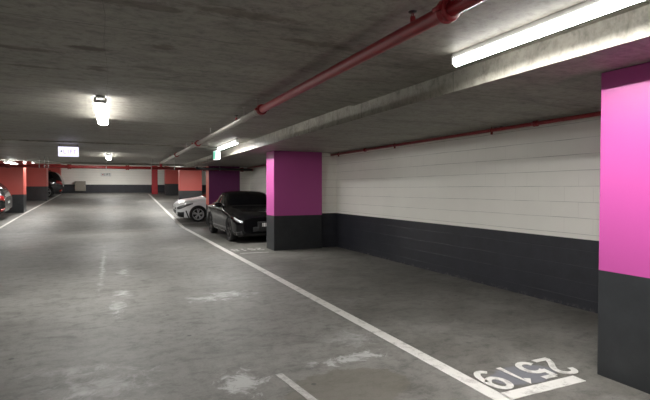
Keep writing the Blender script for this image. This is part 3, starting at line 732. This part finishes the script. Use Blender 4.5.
    if kind == 'sedan':
        for s in (-1, 1): box(bm, (-.03, s * .05 - .035 if s < 0 else .02, zs - .30), (.02, s * .05 + .255 if s > 0 else -.02, zs - .06), bev=.02) if s > 0 else box(bm, (-.03, -.305, zs - .30), (.02, -.02, zs - .06), bev=.02)
        g = obj('kidney_grille', bm, M['trim'], t)
        for y in (-.27, -.21, -.15, -.09, .09, .15, .21, .27):
            bm = B(); box(bm, (-.036, y - .006, zs - .28), (-.028, y + .006, zs - .08)); obj('grille_bar', bm, M['darkalloy'], g)
    else:
        box(bm, (-.02, -fw * .7, zs - .10), (.02, fw * .7, zs - .04), bev=.008); obj('grille', bm, M['trim'], t)
    bm = B(); box(bm, (-.025, -fw * .62, zb + .04), (.02, fw * .62, zb + .17), bev=.02); obj('lower_intake', bm, M['trim'], t)
    bm = B(); box(bm, (-.034, -.18, zb + .18), (-.018, .18, zb + .28), bev=.004); obj('number_plate', bm, M['plate'], t)
    bm = B(); Ln = sh.len; zb2 = tab[-1][1]; box(bm, (Ln - .01, -.18, zb2 + .22), (Ln + .012, .18, zb2 + .32), bev=.004); obj('number_plate', bm, M['plate'], t)
    # roof aerial
    bm = B(); xa = rr_ - .1; p = sh.at(xa, 10)
    prism(bm, [Vector((xa - .09, -.012, p.z - .01)), Vector((xa + .07, -.016, p.z - .01)), Vector((xa + .06, -.004, p.z + .055))], [Vector((xa - .09, .012, p.z - .01)), Vector((xa + .07, .016, p.z - .01)), Vector((xa + .06, .004, p.z + .055))])
    obj('roof_aerial', bm, paint, t)
    return t
# station table: x, keel z, half width, shoulder z, top z, glass foot half width, roof half width
sedan = [(0, .28, .70, .66, .71, .60, .50), (.05, .20, .79, .69, .75, .68, .56), (.16, .17, .865, .72, .79, .74, .62), (.40, .17, .91, .76, .84, .78, .66), (.80, .18, .925, .80, .89, .80, .68), (1.25, .18, .925, .86, .955, .82, .72),
         (1.50, .18, .925, .89, 1.00, .82, .72), (1.85, .18, .925, .92, 1.21, .83, .71), (2.25, .18, .925, .93, 1.385, .825, .66), (2.6, .18, .925, .935, 1.44, .82, .64), (3.1, .18, .925, .94, 1.435, .81, .63), (3.6, .18, .93, .945, 1.34, .80, .56),
         (4.05, .19, .925, .95, 1.14, .79, .58), (4.35, .21, .88, .95, 1.03, .74, .58), (4.6, .26, .80, .93, 1.0, .66, .52), (4.72, .34, .72, .86, .93, .58, .46)]
CARX = 2.64
make_car('sedan', 'glossy black low sedan facing the viewer, half hidden by the middle pink pillar', 'car', sedan, M['carblack'], (.86, 3.62), .335, .925, (1.56, 2.42, 3.35, 4.2, 1.68, 4.02, 2.75), S(CARX, 8.33, 0), math.pi / 2, M['darkalloy'], 'sedan')
hatch = [(0, .30, .58, .62, .68, .50, .42), (.05, .22, .68, .66, .73, .58, .48), (.16, .17, .78, .71, .80, .66, .54), (.36, .16, .85, .78, .88, .73, .60), (.75, .16, .895, .84, .92, .78, .66), (1.10, .16, .895, .89, .975, .79, .70),
         (1.35, .16, .895, .92, 1.06, .79, .68), (1.80, .16, .895, .95, 1.33, .78, .62), (2.2, .16, .895, .96, 1.45, .77, .58), (2.8, .16, .895, .97, 1.47, .76, .57), (3.5, .17, .895, .98, 1.42, .75, .56), (3.95, .2, .86, .99, 1.28, .72, .56), (4.2, .28, .78, .97, 1.08, .66, .5), (4.28, .36, .72, .90, .98, .6, .45)]
GY = 14.2
g_ = make_car('hatchback', 'white hatchback with its nose out past the salmon-edged pillar', 'car', hatch, M['carwhite'], (.86, 3.49), .325, .895, (1.22, 1.98, 3.5, 4.15, 1.45, 3.9, 2.5), S(1.66, GY, fz(GY)), 0, M['alloy'], 'hatch', 5)
suv = [(0, .34, .62, .74, .82, .54, .46), (.08, .26, .74, .80, .90, .62, .52), (.3, .22, .86, .88, .99, .72, .6), (.8, .21, .91, .96, 1.06, .78, .66), (1.15, .21, .91, .99, 1.10, .80, .70), (1.5, .21, .91, 1.0, 1.34, .80, .66), (1.95, .21, .91, 1.01, 1.60, .79, .62),
       (2.6, .21, .91, 1.02, 1.65, .78, .61), (3.4, .21, .91, 1.03, 1.62, .78, .60), (4.0, .23, .89, 1.03, 1.52, .76, .58), (4.25, .27, .86, 1.02, 1.30, .73, .58), (4.38, .33, .80, .98, 1.08, .68, .54), (4.43, .42, .74, .86, .94, .62, .5)]
c1 = make_car('hatchback', 'dark grey car tail with red lamps at the left edge', 'car', suv, M['cargrey'], (.9, 3.55), .34, .91, (1.22, 1.9, 3.75, 4.32, 1.4, 4.0, 2.5), (0, 0, 0), 0, M['alloy'], 'suv')
Y_ = 15.55
c1.location = S(-2.62, Y_, fz(Y_)) - Vector((4.43, 0, 0))
c2 = dup(c1, label='dark van-like car parked between the two farthest left pillars')
Y_ = 23.6
c2.name = 'people_carrier'; c2.location = S(-1.95, Y_, fz(Y_)) - Vector((4.43, 0, 0)); c2.scale = (1, 1, 1.06)
ang = math.atan(SL)
# cars parked across the ramp roll sideways with it
for c in (g_, c1, c2):
    c.rotation_euler = (ang, 0, 0)

# ------------------------------------------------------------------ world, camera
w = bpy.data.worlds.new('world'); bpy.context.scene.world = w; w.use_nodes = True
w.node_tree.nodes['Background'].inputs[0].default_value = (0.02, 0.02, 0.02, 1); w.node_tree.nodes['Background'].inputs[1].default_value = 0.3
cam = bpy.data.cameras.new('camera'); co = bpy.data.objects.new('camera', cam); C.objects.link(co)
cam.sensor_width = 36; cam.lens = 467 / 650 * 36; cam.clip_start = .05
co.location = (0, 0, H); co.rotation_euler = (math.radians(90 - 1.35), 0, -math.atan(213 / 467))
sc = bpy.context.scene; sc.camera = co
sc.view_settings.view_transform = 'Standard'; sc.view_settings.look = 'None'; sc.view_settings.gamma = 1; sc.view_settings.use_curve_mapping = False
sc.view_settings.exposure = 2.5
